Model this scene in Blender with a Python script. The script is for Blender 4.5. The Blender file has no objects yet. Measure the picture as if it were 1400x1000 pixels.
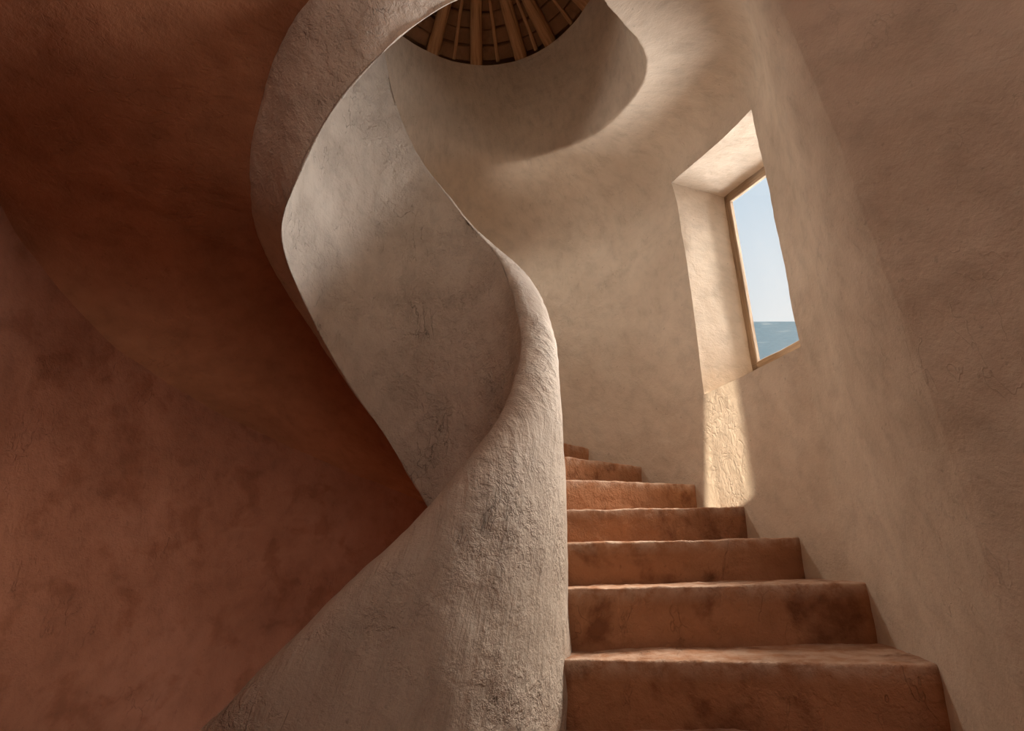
import bpy, bmesh, math, random
import numpy as np
from mathutils import Vector, noise
random.seed(7)
S = bpy.context.scene
COL = S.collection
PI = math.pi
def R(a): return math.radians(a)

# ------------------------------------------------------------------ camera
cam_d = bpy.data.cameras.new('camera'); cam = bpy.data.objects.new('camera', cam_d); COL.objects.link(cam)
cam.location = (0, 0, 0); cam.rotation_euler = (R(110), 0, 0)
cam_d.sensor_width = 36; cam_d.lens = 18.0; cam_d.clip_start = .02; cam_d.clip_end = 400
S.camera = cam

# ------------------------------------------------------------------ sky, sun, lamps, exposure
W = bpy.data.worlds.new('sky'); S.world = W; W.use_nodes = True
nt = W.node_tree; nt.nodes.clear()
wo = nt.nodes.new('ShaderNodeOutputWorld'); bg = nt.nodes.new('ShaderNodeBackground')
tc = nt.nodes.new('ShaderNodeTexCoord'); sx = nt.nodes.new('ShaderNodeSeparateXYZ'); cr = nt.nodes.new('ShaderNodeValToRGB')
nt.links.new(tc.outputs['Generated'], sx.inputs[0]); nt.links.new(sx.outputs['Z'], cr.inputs[0])
cr.color_ramp.elements[0].position = .38; cr.color_ramp.elements[0].color = (.84, .87, .88, 1)
cr.color_ramp.elements[1].position = .72; cr.color_ramp.elements[1].color = (.52, .71, .88, 1)
nt.links.new(cr.outputs[0], bg.inputs[0]); bg.inputs[1].default_value = 1.0
nt.links.new(bg.outputs[0], wo.inputs[0])

SUN_DIR = Vector((.9016, 4.0, -1.2)).normalized()
sd = bpy.data.lights.new('sun', 'SUN'); sd.energy = 8.0; sd.angle = R(.5); sd.color = (1, .88, .70)
so = bpy.data.objects.new('sun', sd); COL.objects.link(so); so.rotation_euler = SUN_DIR.to_track_quat('-Z', 'Y').to_euler()

def area(name, loc, target, sx_, sy_, energy, color):
    d = bpy.data.lights.new(name, 'AREA'); d.shape = 'RECTANGLE'; d.size = sx_; d.size_y = sy_; d.energy = energy; d.color = color
    o = bpy.data.objects.new(name, d); COL.objects.link(o); o.location = loc
    o.rotation_euler = (Vector(target) - Vector(loc)).to_track_quat('-Z', 'Y').to_euler(); return o
area('daylight_window', (3.5, 3.5, 1.55), (1.4, 2.7, 1.8), 1.8, 2.9, 440, (.97, .98, 1))
area('daylight_high_sky', (3.2, 3.5, 4.1), (.8, 3.1, .35), 1.5, 1.5, 660, (1, .92, .82))
area('added_fill_parapet', (-.6, 4.33, 2.9), (1.3, 1.8, .9), .3, .3, 13, (1, .94, .86)).data.spread = R(115)  # added fill hidden behind the parapet, no window stands there
area('added_fill_rear', (1.0, -1.25, 2.1), (.0, 2.4, .6), .8, 1.8, 13, (.96, .97, 1))  # unseen fill lamp added behind the camera, no doorway is built
area('added_fill_well', (-1.6, 1.07, -.6), (-2.6, 2.8, -.15), .5, .7, 5.5, (1, .95, .86)).data.spread = R(84)  # fill added out of view to brighten the terracotta wall

S.view_settings.view_transform = 'Standard'; S.view_settings.look = 'None'; S.view_settings.gamma = 1
S.view_settings.use_curve_mapping = False; S.view_settings.exposure = 0.0
S.cycles.max_bounces = 8; S.cycles.diffuse_bounces = 5; S.cycles.adaptive_threshold = .04; S.cycles.use_denoising = True
S.cycles.sample_clamp_indirect = 6

# ------------------------------------------------------------------ materials
def N(nt, t, **k):
    n = nt.nodes.new(t)
    for a, b in k.items(): setattr(n, a, b)
    return n
def noise_n(nt, vec, scale, detail=4, rough=.55, dist=0.0):
    n = N(nt, 'ShaderNodeTexNoise'); n.inputs['Scale'].default_value = scale; n.inputs['Detail'].default_value = detail
    n.inputs['Roughness'].default_value = rough; n.inputs['Distortion'].default_value = dist
    nt.links.new(vec, n.inputs['Vector']); return n.outputs['Fac']
def ramp(nt, fac, stops):
    r = N(nt, 'ShaderNodeValToRGB'); e = r.color_ramp.elements
    e[0].position, e[1].position = stops[0][0], stops[-1][0]
    e[0].color, e[1].color = stops[0][1] + (1,), stops[-1][1] + (1,)
    for p, c in stops[1:-1]:
        q = e.new(p); q.color = c + (1,)
    nt.links.new(fac, r.inputs[0]); return r.outputs[0]
def g(v): return (v, v, v)
def mult(nt, a, b, f=1.0, mode='MULTIPLY'):
    m = N(nt, 'ShaderNodeMix', data_type='RGBA', blend_type=mode); m.inputs[0].default_value = f
    nt.links.new(a, m.inputs[6]); nt.links.new(b, m.inputs[7]); return m.outputs[2]
def mapped(nt, src, scale, rot=(0, 0, 0)):
    m = N(nt, 'ShaderNodeMapping'); m.inputs['Scale'].default_value = scale; m.inputs['Rotation'].default_value = rot
    nt.links.new(src, m.inputs[0]); return m.outputs[0]

def plaster(name, dark, mid, light, k=1.0, rot=.2, stain=None, coarse=0.0, crack=1.0, scratch=1.0, wear_toplight=None, rough_at=None):
    """hand trowelled earth plaster; the relief is in metres, scaled by k"""
    m = bpy.data.materials.new(name); m.use_nodes = True; nt = m.node_tree
    b = nt.nodes['Principled BSDF']; b.inputs['Roughness'].default_value = .9; b.inputs['Specular IOR Level'].default_value = .2
    t = N(nt, 'ShaderNodeTexCoord'); obj = t.outputs['Object']; uv = t.outputs['UV']
    def mth(op, x, y=None, v=None):
        q = N(nt, 'ShaderNodeMath', operation=op); nt.links.new(x, q.inputs[0])
        if y is not None: nt.links.new(y, q.inputs[1])
        else: q.inputs[1].default_value = v
        return q.outputs[0]
    big = noise_n(nt, obj, 1.4, 5, .62, .5)
    med = noise_n(nt, mapped(nt, uv, (1, .75, 1), (0, 0, rot)), 9, 6, .62, .2)
    fine = noise_n(nt, obj, 80, 2, .6)
    pores = noise_n(nt, obj, 38, 2, .5)
    scr_v = mapped(nt, uv, (1, .2, 1), (0, 0, rot))
    scr = ramp(nt, noise_n(nt, scr_v, 34, 4, .6, .4), [(.66, g(0)), (.71, g(1))])
    scr = mult(nt, scr, ramp(nt, noise_n(nt, obj, 3.3, 4, .6), [(.48, g(0)), (.62, g(1))]))
    wv = N(nt, 'ShaderNodeTexVoronoi', feature='DISTANCE_TO_EDGE'); wv.inputs['Scale'].default_value = 3.4
    st = mapped(nt, uv, (1, .42, 1), (0, 0, rot))
    ds = N(nt, 'ShaderNodeVectorMath', operation='ADD'); nz = N(nt, 'ShaderNodeTexNoise'); nz.inputs['Scale'].default_value = 4.5; nz.inputs['Detail'].default_value = 5
    nt.links.new(st, nz.inputs['Vector']); nt.links.new(st, ds.inputs[0]); nt.links.new(nz.outputs['Color'], ds.inputs[1]); nt.links.new(ds.outputs[0], wv.inputs['Vector'])
    ck = mult(nt, ramp(nt, wv.outputs['Distance'], [(0, g(1)), (.016, g(0))]), ramp(nt, noise_n(nt, obj, 2.7, 4, .6), [(.52, g(0)), (.62, g(1))]))
    # colour: clay mottling, darker pits, damp stains
    col = ramp(nt, big, [(.32, dark), (.5, mid), (.68, light)])
    col = mult(nt, col, ramp(nt, med, [(.3, g(.84)), (.5, g(1.0)), (.7, g(1.07))]), .9)
    dirt = N(nt, 'ShaderNodeInvert'); nt.links.new(ck, dirt.inputs[1])
    col = mult(nt, col, dirt.outputs[0], .45 * min(1, crack))
    col = mult(nt, col, ramp(nt, pores, [(.22, g(.72)), (.31, g(1.0))]), .8)
    if stain:
        sp = noise_n(nt, obj, 4.2, 8, .58, .25)
        col = mult(nt, col, ramp(nt, sp, [(.36, stain), (.41, tuple(.5 * (1 + q) for q in stain)), (.47, g(1.0))]), 1.0)
    if wear_toplight:  # pale worn clay, together with top light painted into the colour
        at = N(nt, 'ShaderNodeAttribute', attribute_name='wear_toplight')
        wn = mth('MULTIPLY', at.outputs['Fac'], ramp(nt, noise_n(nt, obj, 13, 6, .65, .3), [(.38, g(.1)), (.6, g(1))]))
        wc = N(nt, 'ShaderNodeRGB'); wc.outputs[0].default_value = wear_toplight + (1,)
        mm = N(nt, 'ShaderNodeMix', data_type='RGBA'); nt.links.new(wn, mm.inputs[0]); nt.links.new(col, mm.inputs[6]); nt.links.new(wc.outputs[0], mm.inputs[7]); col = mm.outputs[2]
    nt.links.new(col, b.inputs['Base Color'])
    h = mth('MULTIPLY', med, None, .020)
    h = mth('ADD', h, mth('MULTIPLY', fine, None, .0028))
    crag = noise_n(nt, obj, 27, 4, .72)
    h = mth('ADD', h, mth('MULTIPLY', crag, None, .0065))
    h = mth('SUBTRACT', h, mth('MULTIPLY', scr, None, .0035 * scratch))
    h = mth('SUBTRACT', h, mth('MULTIPLY', ck, None, .006 * crack))
    if coarse:
        c = noise_n(nt, obj, 15, 5, .7, .2)
        c = ramp(nt, c, [(.42, g(0)), (.56, g(.8)), (.7, g(1))])
        gt = ramp(nt, noise_n(nt, obj, 2.6, 4, .6), [(.40, g(.12)), (.62, g(1))])
        h = mth('ADD', h, mth('MULTIPLY', mult(nt, c, gt), None, .012 * coarse))
    if rough_at:                                        # a strip roughly patched by hand
        c = N(nt, 'ShaderNodeTexVoronoi', feature='DISTANCE_TO_EDGE'); c.inputs['Scale'].default_value = 17
        dv = N(nt, 'ShaderNodeVectorMath', operation='ADD'); n2 = N(nt, 'ShaderNodeTexNoise'); n2.inputs['Scale'].default_value = 9; n2.inputs['Detail'].default_value = 5
        sc = N(nt, 'ShaderNodeVectorMath', operation='SCALE'); sc.inputs['Scale'].default_value = .20
        nt.links.new(obj, n2.inputs['Vector']); nt.links.new(n2.outputs['Color'], sc.inputs[0]); nt.links.new(obj, dv.inputs[0]); nt.links.new(sc.outputs[0], dv.inputs[1]); nt.links.new(dv.outputs[0], c.inputs['Vector'])
        mp = N(nt, 'ShaderNodeVectorMath', operation='SUBTRACT'); nt.links.new(obj, mp.inputs[0]); mp.inputs[1].default_value = rough_at[0]
        mq = N(nt, 'ShaderNodeVectorMath', operation='MULTIPLY'); nt.links.new(mp.outputs[0], mq.inputs[0]); mq.inputs[1].default_value = rough_at[1]
        ln = N(nt, 'ShaderNodeVectorMath', operation='LENGTH'); nt.links.new(mq.outputs[0], ln.inputs[0])
        mk = ramp(nt, ln.outputs['Value'], [(.8, g(1)), (1.15, g(0))])
        cel = ramp(nt, c.outputs['Distance'], [(.0, g(0)), (.16, g(.8)), (.45, g(1))])
        lift = ramp(nt, noise_n(nt, mapped(nt, obj, (1, 1, .6), (.5, .6, .2)), 21, 4, .65, 1.2), [(.35, g(0)), (.65, g(1))])
        gat = ramp(nt, noise_n(nt, obj, 7, 2), [(.42, g(.25)), (.6, g(1))])
        mm2 = N(nt, 'ShaderNodeMix', data_type='RGBA'); nt.links.new(gat, mm2.inputs[0]); nt.links.new(lift, mm2.inputs[6]); nt.links.new(cel, mm2.inputs[7])
        h = mth('ADD', h, mth('MULTIPLY', mult(nt, mm2.outputs[2], mk), None, .009))
    bp = N(nt, 'ShaderNodeBump'); bp.inputs['Strength'].default_value = 1.0; bp.inputs['Distance'].default_value = k
    nt.links.new(h, bp.inputs['Height']); nt.links.new(bp.outputs[0], b.inputs['Normal'])
    return m

M_wall = plaster('cream_plaster', (.53, .42, .315), (.60, .485, .37), (.66, .545, .425), .42, .25, crack=.3, rough_at=((1.32, 3.13, .58), (2.4, 4.2, 2.2)))
M_par = plaster('parapet_plaster', (.46, .375, .30), (.54, .45, .365), (.61, .52, .43), .75, .12, coarse=.9)
M_terra = plaster('terracotta_plaster', (.25, .098, .054), (.31, .125, .070), (.36, .152, .090), .75, .3, stain=(.80, .74, .68), crack=.45)
M_soff = plaster('soffit_plaster', (.27, .110, .052), (.33, .136, .066), (.39, .164, .082), .6, .8, crack=.4)
M_step = plaster('step_clay', (.30, .140, .070), (.38, .180, .090), (.45, .225, .120), .8, .0, stain=(.55, .48, .44), coarse=.35, crack=.5, scratch=.3, wear_toplight=(.58, .41, .30))

def wood(name, c0, c1, c2, scale=(1, 14, 14)):
    m = bpy.data.materials.new(name); m.use_nodes = True; nt = m.node_tree; b = nt.nodes['Principled BSDF']
    b.inputs['Roughness'].default_value = .75
    t = N(nt, 'ShaderNodeTexCoord'); v = mapped(nt, t.outputs['UV'], scale)
    f = noise_n(nt, v, 3, 6, .65, .7)
    col = ramp(nt, f, [(.3, c0), (.5, c1), (.7, c2)])
    nt.links.new(col, b.inputs['Base Color'])
    bp = N(nt, 'ShaderNodeBump'); bp.inputs['Strength'].default_value = .5; bp.inputs['Distance'].default_value = .01
    nt.links.new(f, bp.inputs['Height']); nt.links.new(bp.outputs[0], b.inputs['Normal']); return m
M_raft = wood('rafter_wood', (.22, .10, .04), (.42, .21, .09), (.55, .30, .14))
M_frame = wood('window_wood', (.21, .135, .08), (.34, .23, .14), (.47, .34, .22))
M_tile = plaster('roof_clay_tile', (.16, .075, .035), (.22, .105, .05), (.30, .145, .07), .8, 0, stain=(.6, .55, .5))

m = bpy.data.materials.new('window_glass'); m.use_nodes = True; nt = m.node_tree; nt.nodes.clear(); M_glass = m
o_ = N(nt, 'ShaderNodeOutputMaterial'); mx = N(nt, 'ShaderNodeMixShader'); tr = N(nt, 'ShaderNodeBsdfTransparent'); gl = N(nt, 'ShaderNodeBsdfGlossy')
gl.inputs['Roughness'].default_value = .02; mx.inputs[0].default_value = .05
nt.links.new(tr.outputs[0], mx.inputs[1]); nt.links.new(gl.outputs[0], mx.inputs[2]); nt.links.new(mx.outputs[0], o_.inputs[0])

m = bpy.data.materials.new('sea_water'); m.use_nodes = True; nt = m.node_tree; M_sea = m
b = nt.nodes['Principled BSDF']; b.inputs['Roughness'].default_value = .4; b.inputs['Specular IOR Level'].default_value = .35
t = N(nt, 'ShaderNodeTexCoord'); v = mapped(nt, t.outputs['UV'], (1, 5, 1))
f1 = noise_n(nt, v, 22, 6, .6, .5); f2 = noise_n(nt, v, 5, 4, .5, .5)
col = ramp(nt, f1, [(.3, (.045, .085, .11)), (.55, (.075, .125, .155)), (.75, (.14, .19, .215))])
foam = ramp(nt, f2, [(.58, g(0)), (.70, g(.45))])
mixf = N(nt, 'ShaderNodeMix', data_type='RGBA'); nt.links.new(foam, mixf.inputs[0]); nt.links.new(col, mixf.inputs[6]); mixf.inputs[7].default_value = (.30, .32, .33, 1)
nt.links.new(mixf.outputs[2], b.inputs['Base Color'])

# ------------------------------------------------------------------ helpers
def link(name, me, mat, parent=None):
    o = bpy.data.objects.new(name, me); COL.objects.link(o)
    if mat: me.materials.append(mat)
    if parent: o.parent = parent
    return o
def tag(o, label=None, cat=None, group=None, kind=None):
    if label: o['label'] = label
    if cat: o['category'] = cat
    if group: o['group'] = group
    if kind: o['kind'] = kind
    return o
def empty(name, loc=(0, 0, 0)):
    o = bpy.data.objects.new(name, None); COL.objects.link(o); o.location = loc; o.empty_display_size = .1; return o
def grid_normals(P, closed_v=False):
    du = np.gradient(P, axis=0)
    if closed_v:
        dv = (np.roll(P, -1, 1) - np.roll(P, 1, 1)) * .5
    else: dv = np.gradient(P, axis=1)
    n = np.cross(du, dv); l = np.linalg.norm(n, axis=2, keepdims=True); l[l < 1e-9] = 1
    return n / l
def wobble(P, n, amps, seed=0.0):
    out = P.copy()
    nu, nv, _ = P.shape
    for i in range(nu):
        for j in range(nv):
            x, y, z = P[i, j]; d = 0.0
            for a, s in amps:
                d += a * noise.noise(Vector((x * s + seed, y * s, z * s)))
            out[i, j] += n[i, j] * d
    return out
def grid_mesh(name, P, UV=None, closed_v=False, skip=None, smooth=True):
    nu, nv, _ = P.shape
    verts = P.reshape(-1, 3).tolist(); faces = []
    for i in range(nu - 1):
        for j in range(nv if closed_v else nv - 1):
            if skip and skip(i, j): continue
            k = (j + 1) % nv
            faces.append((i * nv + j, (i + 1) * nv + j, (i + 1) * nv + k, i * nv + k))
    me = bpy.data.meshes.new(name); me.from_pydata(verts, [], faces)
    if UV is not None:
        uvl = me.uv_layers.new(name='UVMap'); u = UV.reshape(-1, 2)
        idx = np.empty(len(me.loops), dtype=np.int32); me.loops.foreach_get('vertex_index', idx)
        uvl.data.foreach_set('uv', u[idx].astype(np.float32).ravel())
    if smooth: me.polygons.foreach_set('use_smooth', [True] * len(me.polygons))
    me.update(); return me
def arcs(P):
    u = np.concatenate([[0], np.cumsum(np.linalg.norm(np.diff(P.mean(1), axis=0), axis=1))])
    v = np.zeros(P.shape[:2])
    v[:, 1:] = np.cumsum(np.linalg.norm(np.diff(P, axis=1), axis=2), axis=1)
    return np.stack([np.repeat(u[:, None], P.shape[1], 1), v], 2)
def table(t):
    x = np.array([q[0] for q in t], float); y = np.array([q[1] for q in t], float)
    def f(a):   # smooth interpolation
        a = np.asarray(a, float); s = 0; w = 0
        for k, g_ in ((-8, .1), (-4, .2), (0, .4), (4, .2), (8, .1)): s = s + g_ * np.interp(a + k, x, y)
        return s
    return f
C = np.array([-.60, 2.50])        # axis of the stair
C2 = np.array([-.28, 2.50])       # axis of the drum above
RW = 2.03
RI, RO = .64, .845

# ------------------------------------------------------------------ helical tables (angle about the axis in degrees -> height in metres)
zt_f = table([(-170, -1.05), (-150, -.85), (-122, -.55), (-101, -.31), (-81, -.06), (-62, .18), (-47, .40), (-28, .64), (-10, .93), (5, 1.19), (20, 1.49), (33, 1.76), (59, 2.16), (81, 2.53), (96, 2.79), (110, 3.07), (123, 3.45), (131, 3.78), (145, 4.3), (160, 4.38), (400, 4.38)])
zb_f = table([(-170, -1.5), (0, -1.5), (40, -.5), (81, .27), (109, .70), (131, 1.00), (157, 1.31), (172, 1.44), (187, 1.52), (208, 1.58), (220, 1.63), (226, 1.70), (234, 1.83), (244, 2.01), (257, 2.19), (266, 2.32), (277, 2.49), (296, 2.78), (330, 3.25)])
zs_f = table([(40, -.35), (81, .42), (109, .85), (126, 1.06), (146, 1.35), (164, 1.56), (183, 1.70), (200, 1.84), (212, 2.10), (226, 2.36), (240, 2.48), (247, 2.57), (270, 2.95), (300, 3.38), (340, 3.8)])
zw_f = table([(40, -.40), (80, .20), (93, .38), (108, .58), (126, .81), (142, 1.01), (161, 1.20), (173, 1.40), (183, 1.55), (190, 1.66), (220, 2.10), (250, 2.58), (300, 3.3), (340, 3.7)])

# ------------------------------------------------------------------ outer wall on the stair side, its cove and the drum
def catmull(pts, n):
    pts = [np.array(p, float) for p in pts]; out = []
    Q = [2 * pts[0] - pts[1]] + pts + [2 * pts[-1] - pts[-2]]
    for i in range(1, len(Q) - 2):
        for k in range(n):
            t = k / n; a, b_, c, d = Q[i - 1:i + 3]
            out.append(.5 * (2 * b_ + (c - a) * t + (2 * a - 5 * b_ + 4 * c - d) * t * t + (3 * b_ - a - 3 * c + d) * t ** 3))
    out.append(pts[-1]); return np.array(out)
near = catmull([(1.62, -1.5), (1.54, -.5), (1.47, .35), (1.352, 1.05)], 8)
ridge = catmull([(1.352, 1.05), (1.300, 1.250), (1.2635, 1.395), (1.2530, 1.442), (1.2535, 1.478), (1.276, 1.62), (1.305, 1.78)], 10)
TH = np.concatenate([np.linspace(-17, -5, 14)[:-1], np.linspace(-5, 22.3, 35)[:-1], np.linspace(22.3, 200, 150)])
circ = np.stack([C[0] + RW * np.cos(np.radians(TH)), C[1] + RW * np.sin(np.radians(TH))], 1)
pa, pb = circ[13], circ[47]                        # the wall is flat where the window sits
for k in range(len(circ)):
    t = (TH[k] - TH[13]) / (TH[47] - TH[13])
    if 0 <= t <= 1: circ[k] = pa + (pb - pa) * t
plan = np.concatenate([near[:-1], ridge[:-1], circ]); n_pre = len(near) + len(ridge) - 2
th_col = np.degrees(np.arctan2(plan[:, 1] - C[1], plan[:, 0] - C[0])); th_col[th_col < -90] += 360
ps_col = np.degrees(np.arctan2(plan[:, 1] - C2[1], plan[:, 0] - C2[0])); ps_col[ps_col < -90] += 360
ridge_i = int(np.argmin(np.hypot(plan[:, 0] - 1.247, plan[:, 1] - 1.45)))
sl = np.concatenate([[0], np.cumsum(np.linalg.norm(np.diff(plan, axis=0), axis=1))])
ze_f = table([(-60, 2.60), (-40, 2.66), (-21, 2.74), (-8, 2.80), (15, 2.95), (30, 3.02), (50, 3.12), (70, 3.18), (85, 3.23), (102, 3.26), (119, 3.29), (200, 3.45)])
q_f = table([(-60, 1.2), (-30, 1.17), (-8, 1.13), (15, 1.10), (90, 1.10), (200, 1.25)])
sig_f = table([(0, .3), (55, .6), (80, 3.0), (100, 9.0), (120, 13.0), (200, 13.0)])
zlow_f = table([(-120, -1.5), (-40, -1.5), (-20, -.8), (60, .25), (130, 1.3), (200, 2.3)])
ZT = 4.24
def profile(i):
    """points from the foot of the wall, up the cove, over the lip and up the drum"""
    ps = ps_col[i]; d = plan[i] - C2; rw = np.hypot(*d); dr = d / rw
    ze, q = float(ze_f(ps)), float(q_f(ps)); z0 = 2.48
    hc = ze - z0; zl = float(zlow_f(th_col[i]))
    w = math.exp(-((sl[i] - sl[ridge_i]) / .5) ** 2)
    rows = []
    nA = 150
    for k in range(nA):
        z = zl + (z0 - zl) * k / nA; rows.append((rw, z))
    nB = 70
    for k in range(nB):
        ph = PI / 2 * k / nB; e = 2 / 2.5
        rows.append((rw - (rw - q) * (1 - math.cos(ph) ** e), z0 + hc * math.sin(ph) ** e))
    nD = 50
    for k in range(nD + 1):
        t = k / nD; rows.append((q + (1.0 - q) * t, ze + (ZT - ze) * t))
    rows = np.array(rows)
    sg = float(sig_f(ps)); rad = int(3 * sg) + 1
    ker = np.exp(-.5 * (np.arange(-rad, rad + 1) / sg) ** 2); ker /= ker.sum()
    pad = np.pad(rows, ((rad, rad), (0, 0)), mode='reflect', reflect_type='odd')
    rows = np.stack([np.convolve(pad[:, 0], ker, 'valid'), np.convolve(pad[:, 1], ker, 'valid')], 1)
    z = rows[:, 1]; zz = np.clip(z, 0, 2.6)
    P = np.stack([C2[0] + dr[0] * rows[:, 0] - w * (.025 * zz + .0235 * zz * zz), C2[1] + dr[1] * rows[:, 0], z], 1)
    return P
A_, B_, D_ = 80, 70, 130            # rows: foot to sill, sill to head, head to roof rim
WI0 = n_pre + 13; WI1 = WI0 + 34    # window columns
WT0, WT1 = TH[13], TH[47]
sill_f = lambda th: np.interp(th, [WT0, WT1], [.945, .985])
head_f = lambda th: np.interp(th, [WT0, WT1], [2.455, 2.70])
cols = []
for i in range(len(plan)):
    P = profile(i); L = np.concatenate([[0], np.cumsum(np.linalg.norm(np.diff(P, axis=0), axis=1))])
    # column index within the wall part, so that sill and head fall on a row
    k = np.argmax(P[:, 1] * 0 + P[:, 2])
    zmon = np.maximum.accumulate(P[:, 2])
    ls = np.interp(float(sill_f(th_col[i])), zmon, L); lh = np.interp(float(head_f(th_col[i])), zmon, L)
    if ls < .05: ls = L[-1] * .2
    if lh < ls + .1: lh = ls + (L[-1] - ls) * .45
    # away from the window blend to an even split
    t = np.concatenate([np.linspace(0, ls, A_ + 1)[:-1], np.linspace(ls, lh, B_ + 1)[:-1], np.linspace(lh, L[-1], D_ + 1)])
    cols.append(np.stack([np.interp(t, L, P[:, c]) for c in range(3)], 1))
WP = np.array(cols)
UVw = arcs(WP)
WP = wobble(WP, grid_normals(WP), [(.016, 1.3), (.006, 4.0), (.003, 15.0)], 3.0)
hole = lambda i, j: WI0 <= i < WI1 and A_ <= j < A_ + B_
JS = A_ + B_ + 14
w_me = grid_mesh('wall_right', WP, UVw, skip=lambda i, j: hole(i, j) or j >= JS)
c_me = grid_mesh('ceiling', WP, UVw, skip=lambda i, j: hole(i, j) or j < JS)
# window reveal: the edge of the hole drawn outwards through the thickness of the wall
OUT = np.array([.987, .16])
DEP = .38
ring_idx = [(WI1, j) for j in range(A_ + B_, A_ - 1, -1)] + [(i, A_) for i in range(WI1 - 1, WI0 - 1, -1)] + [(WI0, j) for j in range(A_ + 1, A_ + B_ + 1)] + [(i, A_ + B_) for i in range(WI0 + 1, WI1 + 1)]
ring = np.array([WP[a, b_] for a, b_ in ring_idx])
pl0 = WP[WI1, A_ + 30, :2] + OUT * DEP              # a point of the plane of the frame
T_ = np.array([-OUT[1], OUT[0]])                    # along the frame, towards +y
def to_plane(p):
    s = (p[:2] - pl0) @ T_
    q = pl0 + T_ * s
    f = (p[2] - 1.0) / 1.7
    return np.array([q[0], q[1], p[2] - .09 * max(0, min(1, f)) + .015 * (1 - max(0, min(1, f)))])
NR = 14
RP = np.zeros((len(ring), NR + 1, 3))
for i, p in enumerate(ring):
    e = to_plane(p); e = e + np.array([OUT[0], OUT[1], 0]) * .055
    for k in range(NR + 1):
        RP[i, k] = p + (e - p) * k / NR
UVr = arcs(RP)
nn = grid_normals(RP); RP2 = wobble(RP, nn, [(.006, 3.0), (.003, 14.0)], 9.0)
RP2[:, 0] = RP[:, 0]; RP2[0] = RP2[-1] = RP[0]
r_me = grid_mesh('reveal', RP2, UVr)
# join the reveal into the wall
bmw = bmesh.new(); bmw.from_mesh(w_me); bmw.from_mesh(r_me); bmw.verts.index_update()
bmw.to_mesh(w_me); bmw.free(); w_me.set_sharp_from_angle(angle=R(38))
wall_right = tag(link('wall_right', w_me, M_wall), 'cream plastered outer wall curving up beside the clay steps', kind='structure')
ceil_o = tag(link('ceiling', c_me, M_wall), 'cream plaster cove and round drum opening under the timber roof', kind='structure')

# ------------------------------------------------------------------ terracotta outer wall below the upper flight
th = np.linspace(50, 262, 210); zz = np.linspace(-1.5, 4.4, 120)
P = np.zeros((len(th), len(zz), 3))
for i, a in enumerate(th):
    top = float(zw_f(a)) + .25 if a < 205 else 4.4
    for j, z in enumerate(zz):
        zq = -1.5 + (top + 1.5) * j / (len(zz) - 1)
        P[i, j] = (C[0] + RW * math.cos(R(a)), C[1] + RW * math.sin(R(a)), zq)
uv = arcs(P); P = wobble(P, grid_normals(P), [(.035, 1.2), (.010, 4.5), (.004, 14)], 21.0)
tag(link('wall_left', grid_mesh('wall_left', P, uv), M_terra), 'dark terracotta plastered wall under the upper flight', kind='structure')

# near room behind the camera: rear wall with an added slit shaped to throw the sun patch, side wall, floor and lid
def boxes(name, bs, mat):
    bm = bmesh.new()
    for x0, x1, y0, y1, z0, z1 in bs:
        v = [bm.verts.new(p) for p in ((x0, y0, z0), (x1, y0, z0), (x1, y1, z0), (x0, y1, z0), (x0, y0, z1), (x1, y0, z1), (x1, y1, z1), (x0, y1, z1))]
        for f in ((3, 2, 1, 0), (4, 5, 6, 7), (0, 1, 5, 4), (1, 2, 6, 5), (2, 3, 7, 6), (3, 0, 4, 7)): bm.faces.new([v[k] for k in f])
    me = bpy.data.meshes.new(name); bm.to_mesh(me); bm.free()
    return tag(link(name, me, mat), kind='structure')
def rear_wall():
    """thick rear wall pierced by one narrow slanted slit"""
    outer = [(-3.2, -1.5), (2.5, -1.5), (2.5, 4.4), (-3.2, 4.4)]
    slit = [(.095, 1.61), (.335, 1.61), (.345, 2.46), (.190, 2.46)]
    bm = bmesh.new(); rings = []
    for y in (-1.5, -1.62):
        rings.append(([bm.verts.new((x, y, z)) for x, z in outer], [bm.verts.new((x, y, z)) for x, z in slit]))
    for o, i in rings:
        for k in range(4): bm.faces.new((o[k], o[(k + 1) % 4], i[(k + 1) % 4], i[k]))
    for w in (0, 1):
        for k in range(4): bm.faces.new((rings[0][w][k], rings[0][w][(k + 1) % 4], rings[1][w][(k + 1) % 4], rings[1][w][k]))
    bmesh.ops.recalc_face_normals(bm, faces=bm.faces)
    me = bpy.data.meshes.new('wall_rear'); bm.to_mesh(me); bm.free()
    tag(link('wall_rear', me, M_wall), kind='structure')
rear_wall()
boxes('wall_side', [(-1.15, -.95, -1.5, .52, -1.5, 4.4)], M_terra)
boxes('floor', [(-3.2, 2.6, -1.75, 5.0, -1.62, -1.5)], M_step)

# lid around the drum
bm = bmesh.new(); n = 64
a0 = [bm.verts.new((C2[0] + 1.015 * math.cos(2 * PI * k / n), C2[1] + 1.015 * math.sin(2 * PI * k / n), 4.195)) for k in range(n)]
def rim_xy(k):
    x, y = C2[0] + 5.2 * math.cos(2 * PI * k / n), C2[1] + 5.2 * math.sin(2 * PI * k / n)
    return min(max(x, -3.1), 1.75 if y > 1.2 else 2.4), min(max(y, -1.6), 4.7)
a1 = [bm.verts.new((*rim_xy(k), 4.40)) for k in range(n)]
for k in range(n): bm.faces.new((a0[k], a0[(k + 1) % n], a1[(k + 1) % n], a1[k]))
me = bpy.data.meshes.new('ceiling_rear'); bm.to_mesh(me); bm.free()
tag(link('ceiling_rear', me, M_wall), kind='structure')

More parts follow.
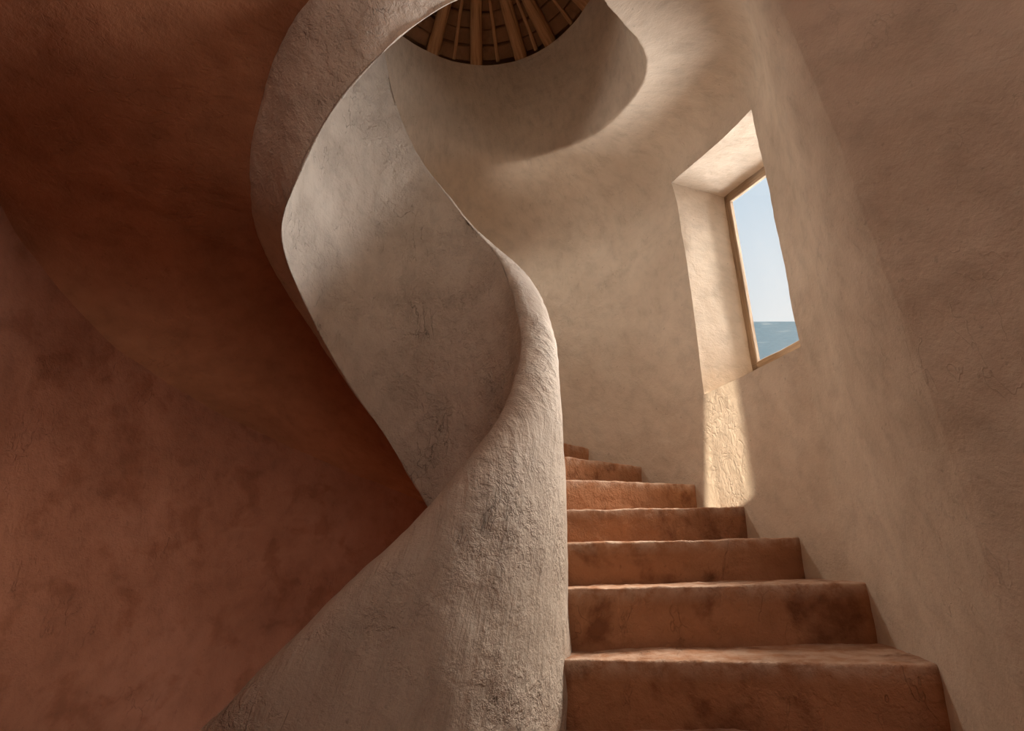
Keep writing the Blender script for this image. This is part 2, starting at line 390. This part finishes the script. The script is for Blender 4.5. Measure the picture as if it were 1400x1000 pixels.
# ------------------------------------------------------------------ staircase: clay steps and the soffit of the upper flight
stair = tag(empty('staircase', (.4, 2.3, -1.5)), 'winding terracotta clay staircase climbing between the curved parapet and cream wall', 'staircase')
bpy.context.view_layer.update()
def sp(name, me, mat):
    o = link(name, me, mat, stair); o.matrix_parent_inverse = stair.matrix_world.inverted(); return o
sa = [-79, -67, -55, -43, -31.3, -19.5, -7.8, 2.9, 14.6, 27.4, 40.2, 53, 65.5, 78, 91, 104, 117]
sz = [-1.41, -1.23, -1.05, -.87, -.69 + .178, -.333, -.116, .066, .242, .415, .593, .788, .97, 1.15, 1.33, 1.51, 1.69]
zl_ = [-1.50, -1.32, -1.14, -.96, -.615, -.385, -.147, .038, .204, .383, .564, .745] + [q - .035 for q in sz[12:]]
for k in range(len(sa)):
    t0 = sa[k]; t1 = sa[k + 1] if k + 1 < len(sa) else sa[k] + 12.5
    z1 = sz[k]; z0 = sz[k - 1] - .02 if k else -1.5
    nr = 70
    rr = np.linspace(RO - .06, 2.06 if t0 > -15 else 2.30, nr)
    if t0 < -25: rr = np.linspace(RO - .06, 2.36, nr)
    P = []
    for r in rr:
        drop = (sz[k] - zl_[k]) * (RW - r) / (RW - RO)
        dro0 = (sz[k - 1] - zl_[k - 1]) * (RW - r) / (RW - RO) if k else 0.0
        # profile: distance along the arc measured forward of the riser line, height
        z1 = sz[k] - drop; z0 = (sz[k - 1] - .02 if k else -1.5) - dro0
        hh = z1 - z0; er = .010 + .004 * noise.noise(Vector((r * 5, k * 3.1, 0)))
        back = R(t1 + 1.5 - t0) * r
        prof = [(0.012 - .012 * q, z0 + (hh - er) * q) for q in np.linspace(0, 1, 16)]
        prof += [(er - er * math.cos(q), z1 - er + er * math.sin(q)) for q in np.linspace(0, PI / 2, 7)[1:]]
        prof += [(er + (back - er) * q, z1) for q in np.linspace(0, 1, 16)[1:]]
        row = []
        for s, z in prof:
            a = R(t0) + s / r
            row.append((C[0] + r * math.cos(a), C[1] + r * math.sin(a), z))
        P.append(row)
    P = np.array(P); uv = arcs(P)
    P = wobble(P, grid_normals(P), [(.007, 3.0), (.005, 9), (.0035, 30)], 40.0 + k)
    me = grid_mesh('step', P, uv)
    wa = me.attributes.new('wear_toplight', 'FLOAT', 'POINT'); prow = np.array([.0] * 12 + [.15, .35, .6, .9] + [1.0] * 6 + [.8, .75, .7] + [.7] * 12)  # worn noses; treads also painted paler for light from above
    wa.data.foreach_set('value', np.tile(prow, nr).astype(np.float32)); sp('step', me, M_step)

th = np.linspace(55, 335, 260); nr = 60
P = np.zeros((len(th), nr, 3))
for i, a in enumerate(th):
    zi, zo = float(zs_f(a)), float(zw_f(a))
    for j in range(nr):
        t = j / (nr - 1); r = (RO - .05) + (RW + .03 - RO + .05) * t
        fl = .012 * math.exp(-(1 - t) * 14)
        P[i, j] = (C[0] + r * math.cos(R(a)), C[1] + r * math.sin(R(a)), zi + (zo - zi) * t - fl)
uv = arcs(P); P = wobble(P, grid_normals(P), [(.030, 1.4), (.008, 4.5), (.003, 14)], 60.0)
so_ = sp('soffit', grid_mesh('soffit', P, uv), M_soff); so_['label'] = 'dark terracotta underside of the upper flight'

# ------------------------------------------------------------------ spiral parapet
th = np.linspace(-165, 330, 500)
P = []
for a in th:
    zt, zb, zs = float(zt_f(a)), float(zb_f(a)), float(zs_f(a)) if a > 60 else float(zb_f(a))
    capo = float(np.interp(a, [-165, -20, 10, 40, 130], [.17, .17, .15, .06, .05]))   # outer shoulder drop
    capi = float(np.interp(a, [-165, -20, 10, 40, 130], [.05, .05, .05, .03, .03]))
    rtop = RI + float(np.interp(a, [-165, -20, 40], [.05, .05, .05]))
    row = []
    fr = float(np.interp(a, [90, 130, 170, 215, 250, 275], [.010, .02, .035, .030, .010, .008])); tb = np.array([RO - RI, zs - zb]) if a > 60 else np.array([RO - RI, 0.0]); tb = tb / np.hypot(*tb)
    pA = np.array([RI, zb]) + tb * fr; pB = np.array([RI, zb]); pC = np.array([RI, zb + fr])
    for q in np.linspace(0, 1, 9)[:-1]: row.append(tuple(pA * (1 - q) ** 2 + pB * 2 * q * (1 - q) + pC * q * q))
    for q in np.linspace(0, 1, 50): row.append((RI, zb + fr + (zt - capi - zb - fr) * q))
    for q in np.linspace(0, PI / 2, 9)[1:]: row.append((rtop - (rtop - RI) * math.cos(q), zt - capi + capi * math.sin(q)))
    for q in np.linspace(0, PI / 2, 17)[1:]: row.append((rtop + (RO - rtop) * math.sin(q), zt - capo + capo * math.cos(q)))
    zo = max(zs, zb) if a > 60 else zb
    zo = min(zo, zt - capo - .05)
    for q in np.linspace(0, 1, 50)[1:]: row.append((RO, zt - capo + (zo - zt + capo) * q))
    for q in [.08, .2, .35, .5, .62, .74, .84, .92, .965, .99]: row.append((RO + (pA[0] - RO) * q, zo + (pA[1] - zo) * q))
    ca, sa_ = math.cos(R(a)), math.sin(R(a))
    P.append([(C[0] + r * ca, C[1] + r * sa_, z) for r, z in row])
P = np.array(P)
UV = np.zeros(P.shape[:2] + (2,)); UV[..., 0] = (np.radians(th) * .75)[:, None]; UV[..., 1] = P[..., 2]; UV[:, 58:, 1] = UV[:, 57, 1][:, None] + np.cumsum(np.linalg.norm(np.diff(P, axis=1), axis=2), axis=1)[:, 57:]
nrm = grid_normals(P, True)
P = wobble(P, nrm, [(.016, 2.2), (.007, 6.5), (.003, 20)], 80.0)
tag(link('parapet', grid_mesh('parapet', P, UV, closed_v=True), M_par), 'cream plaster spiral parapet winding up between open well and clay steps', 'parapet')

# ------------------------------------------------------------------ timber roof over the drum
roof = tag(empty('timber_roof', (C2[0], C2[1], 4.2)), 'conical timber and clay roof over the round drum', 'roof', kind='thing')
bpy.context.view_layer.update()
def rp(name, me, mat, lab=None):
    o = link(name, me, mat, roof); o.location = (-C2[0], -C2[1], -4.2)
    if lab: o['label'] = lab
    return o
ZR, ZA = 4.345, 4.86
def cone_z(r): return ZA + (ZR - ZA) * r
angs = [(116, 1), (104.5, 0), (93, 1), (82, 0), (69.5, 1), (61, 0), (53, 1), (39.5, 0), (28, 1)]
a = 16
while a > -232:
    angs.append((a, 1 if (round((a - 16) / 12) % 2) else 0)); a -= 12
angs.sort()
def bar(aa, r0, r1, w0, w1, h0, h1, drop, sd_):
    rows = []
    for k in range(9):
        t = k / 8; r = r0 + (r1 - r0) * t; w = (w0 + (w1 - w0) * t) / 2; h = h0 + (h1 - h0) * t; z = cone_z(r) - drop
        w *= 1 + .12 * noise.noise(Vector((t * 3, sd_, 0))); off = .012 * noise.noise(Vector((t * 2.2, sd_, 5)))
        pr = [(-w, 0), (-w, -h * .6), (-w * .7, -h * .92), (0, -h), (w * .7, -h * .92), (w, -h * .6), (w, 0)]
        ca, sa_ = math.cos(R(aa)), math.sin(R(aa))
        rows.append([(C2[0] + r * ca - (x + off) * sa_, C2[1] + r * sa_ + (x + off) * ca, z + y) for x, y in pr])
    P = np.array(rows); return grid_mesh('rafter', P, arcs(P), closed_v=True)
for i, (aa, main) in enumerate(angs):
    if main: rp('rafter', bar(aa, .10, 1.03, .075, .115, .07, .095, .0, i * 1.7), M_raft)
    else: rp('batten', bar(aa, .22, 1.03, .022, .035, .03, .035, .0, i * 1.7), M_raft)
# clay tiles laid in courses between the ribs
tiles = []
for i in range(len(angs)):
    a0 = angs[i][0]; a1 = angs[(i + 1) % len(angs)][0]
    if a1 < a0: a1 += 360
    mid = (a0 + a1) / 2 % 360
    vis = 15 < mid < 140
    ncourse = 8 if vis else 2
    e = np.linspace(.12, 1.04, ncourse + 1)
    for c in range(ncourse):
        b0, b1 = e[c] + .006, e[c + 1] - .006
        lift = random.uniform(-.012, .012); jit = random.uniform(-.4, .4)
        bm = bmesh.new(); vs = []
        for dz in (-.014 + lift, .03):
            for r, q in ((b0, a0 + .3), (b0, a1 - .3), (b1, a1 - .3), (b1, a0 + .3)):
                vs.append(bm.verts.new((C2[0] + r * math.cos(R(q + jit * 0)), C2[1] + r * math.sin(R(q)), cone_z(r) + dz + random.uniform(-.006, .006))))
        for f in ((0, 1, 2, 3), (7, 6, 5, 4), (0, 4, 5, 1), (1, 5, 6, 2), (2, 6, 7, 3), (3, 7, 4, 0)): bm.faces.new([vs[k] for k in f])
        bmesh.ops.bevel(bm, geom=[e_ for e_ in bm.edges], offset=.006, segments=1, affect='EDGES')
        me = bpy.data.meshes.new('clay_tile'); bm.to_mesh(me); bm.free()
        rp('clay_tile', me, M_tile)
# deck above, closing the roof
bm = bmesh.new(); n = 48
ap = bm.verts.new((C2[0], C2[1], ZA + .06)); ri_ = [bm.verts.new((C2[0] + 1.1 * math.cos(2 * PI * k / n), C2[1] + 1.1 * math.sin(2 * PI * k / n), cone_z(1.1) + .06)) for k in range(n)]
sk = [bm.verts.new((v.co.x, v.co.y, 4.18)) for v in ri_]
for k in range(n): bm.faces.new((ap, ri_[k], ri_[(k + 1) % n])); bm.faces.new((ri_[k], sk[k], sk[(k + 1) % n], ri_[(k + 1) % n]))
me = bpy.data.meshes.new('roof_deck'); bm.to_mesh(me); bm.free(); rp('roof_deck', me, M_tile)

# ------------------------------------------------------------------ window frame and pane
win = tag(empty('window_1', (pl0[0], pl0[1], .95)), 'wooden framed window in the deep cream reveal looking on the sea', kind='structure')
bpy.context.view_layer.update()
corner = {}
for nm, (a, b_) in (('bl', (WI1, A_)), ('tl', (WI1, A_ + B_)), ('br', (WI0, A_)), ('tr', (WI0, A_ + B_))): corner[nm] = to_plane(WP[a, b_])
def frame_bar(p0, p1, inner, w, dep, name):
    """a bar from p0 to p1 in the frame plane, its width w growing towards 'inner'"""
    p0, p1, inner = map(np.array, (p0, p1, inner)); ax = (p1 - p0) / np.linalg.norm(p1 - p0)
    nrm_ = np.array([OUT[0], OUT[1], 0]); side = inner - p0; side = side - ax * (side @ ax) - nrm_ * (side @ nrm_); side /= np.linalg.norm(side)
    rows = []
    for k in range(17):
        t = k / 16; c = p0 + (p1 - p0) * t
        wv = w * (1 + .05 * noise.noise(Vector((t * 5, p0[2] * 3, 1))))
        pr = [(-.03, .0), (wv - .006, 0), (wv, .006), (wv, dep), (-.03, dep)]
        rows.append([c + side * x + nrm_ * y for x, y in pr])
    P = np.array(rows); me = grid_mesh(name, P, arcs(P), closed_v=True, smooth=False)
    bm = bmesh.new(); bm.from_mesh(me); bm.verts.ensure_lookup_table()
    bm.faces.new([bm.verts[k] for k in range(5)]); bm.faces.new([bm.verts[16 * 5 + k] for k in range(4, -1, -1)]); bm.to_mesh(me); bm.free()
    o = link(name, me, M_frame, win); o.location = -Vector(win.location); return o
cen = sum(corner.values()) / 4
frame_bar(corner['bl'], corner['tl'], cen, .056, .028, 'frame_stile')
frame_bar(corner['br'], corner['tr'], cen, .056, .028, 'frame_stile')
frame_bar(corner['tl'], corner['tr'], cen, .058, .028, 'frame_rail')
frame_bar(corner['bl'], corner['br'], cen, .225, .028, 'frame_rail')
nrm_ = np.array([OUT[0], OUT[1], 0])
bm = bmesh.new(); vs = []
for dd in (.012, .016):
    for k in ('bl', 'br', 'tr', 'tl'): vs.append(bm.verts.new(corner[k] + (cen - corner[k]) * .03 + nrm_ * dd))
for f in ((0, 1, 2, 3), (7, 6, 5, 4), (0, 4, 5, 1), (1, 5, 6, 2), (2, 6, 7, 3), (3, 7, 4, 0)): bm.faces.new([vs[k] for k in f])
me = bpy.data.meshes.new('window_pane'); bm.to_mesh(me); bm.free(); o = link('window_pane', me, M_glass, win); o.location = -Vector(win.location)

# ------------------------------------------------------------------ the sea outside
nu, nv = 90, 60; P = np.zeros((nu, nv, 3))
for i in range(nu):
    for j in range(nv):
        t = j / (nv - 1); dist = 14 + 96 * t * t; az = R(90 - 65 + 75 * i / (nu - 1))
        el = .14 + (.4643 - .14) * t ** .8
        P[i, j] = (dist * math.sin(az) * math.tan(R(90) - az), dist * math.sin(az), dist * math.sin(az) * el)
uv = np.zeros((nu, nv, 2)); uv[..., 0] = np.linspace(0, 6, nu)[:, None]; uv[..., 1] = np.linspace(0, 1.6, nv)[None, :]
tag(link('sea', grid_mesh('sea', P, uv), M_sea), 'blue grey sea with small waves seen through the window', kind='structure')
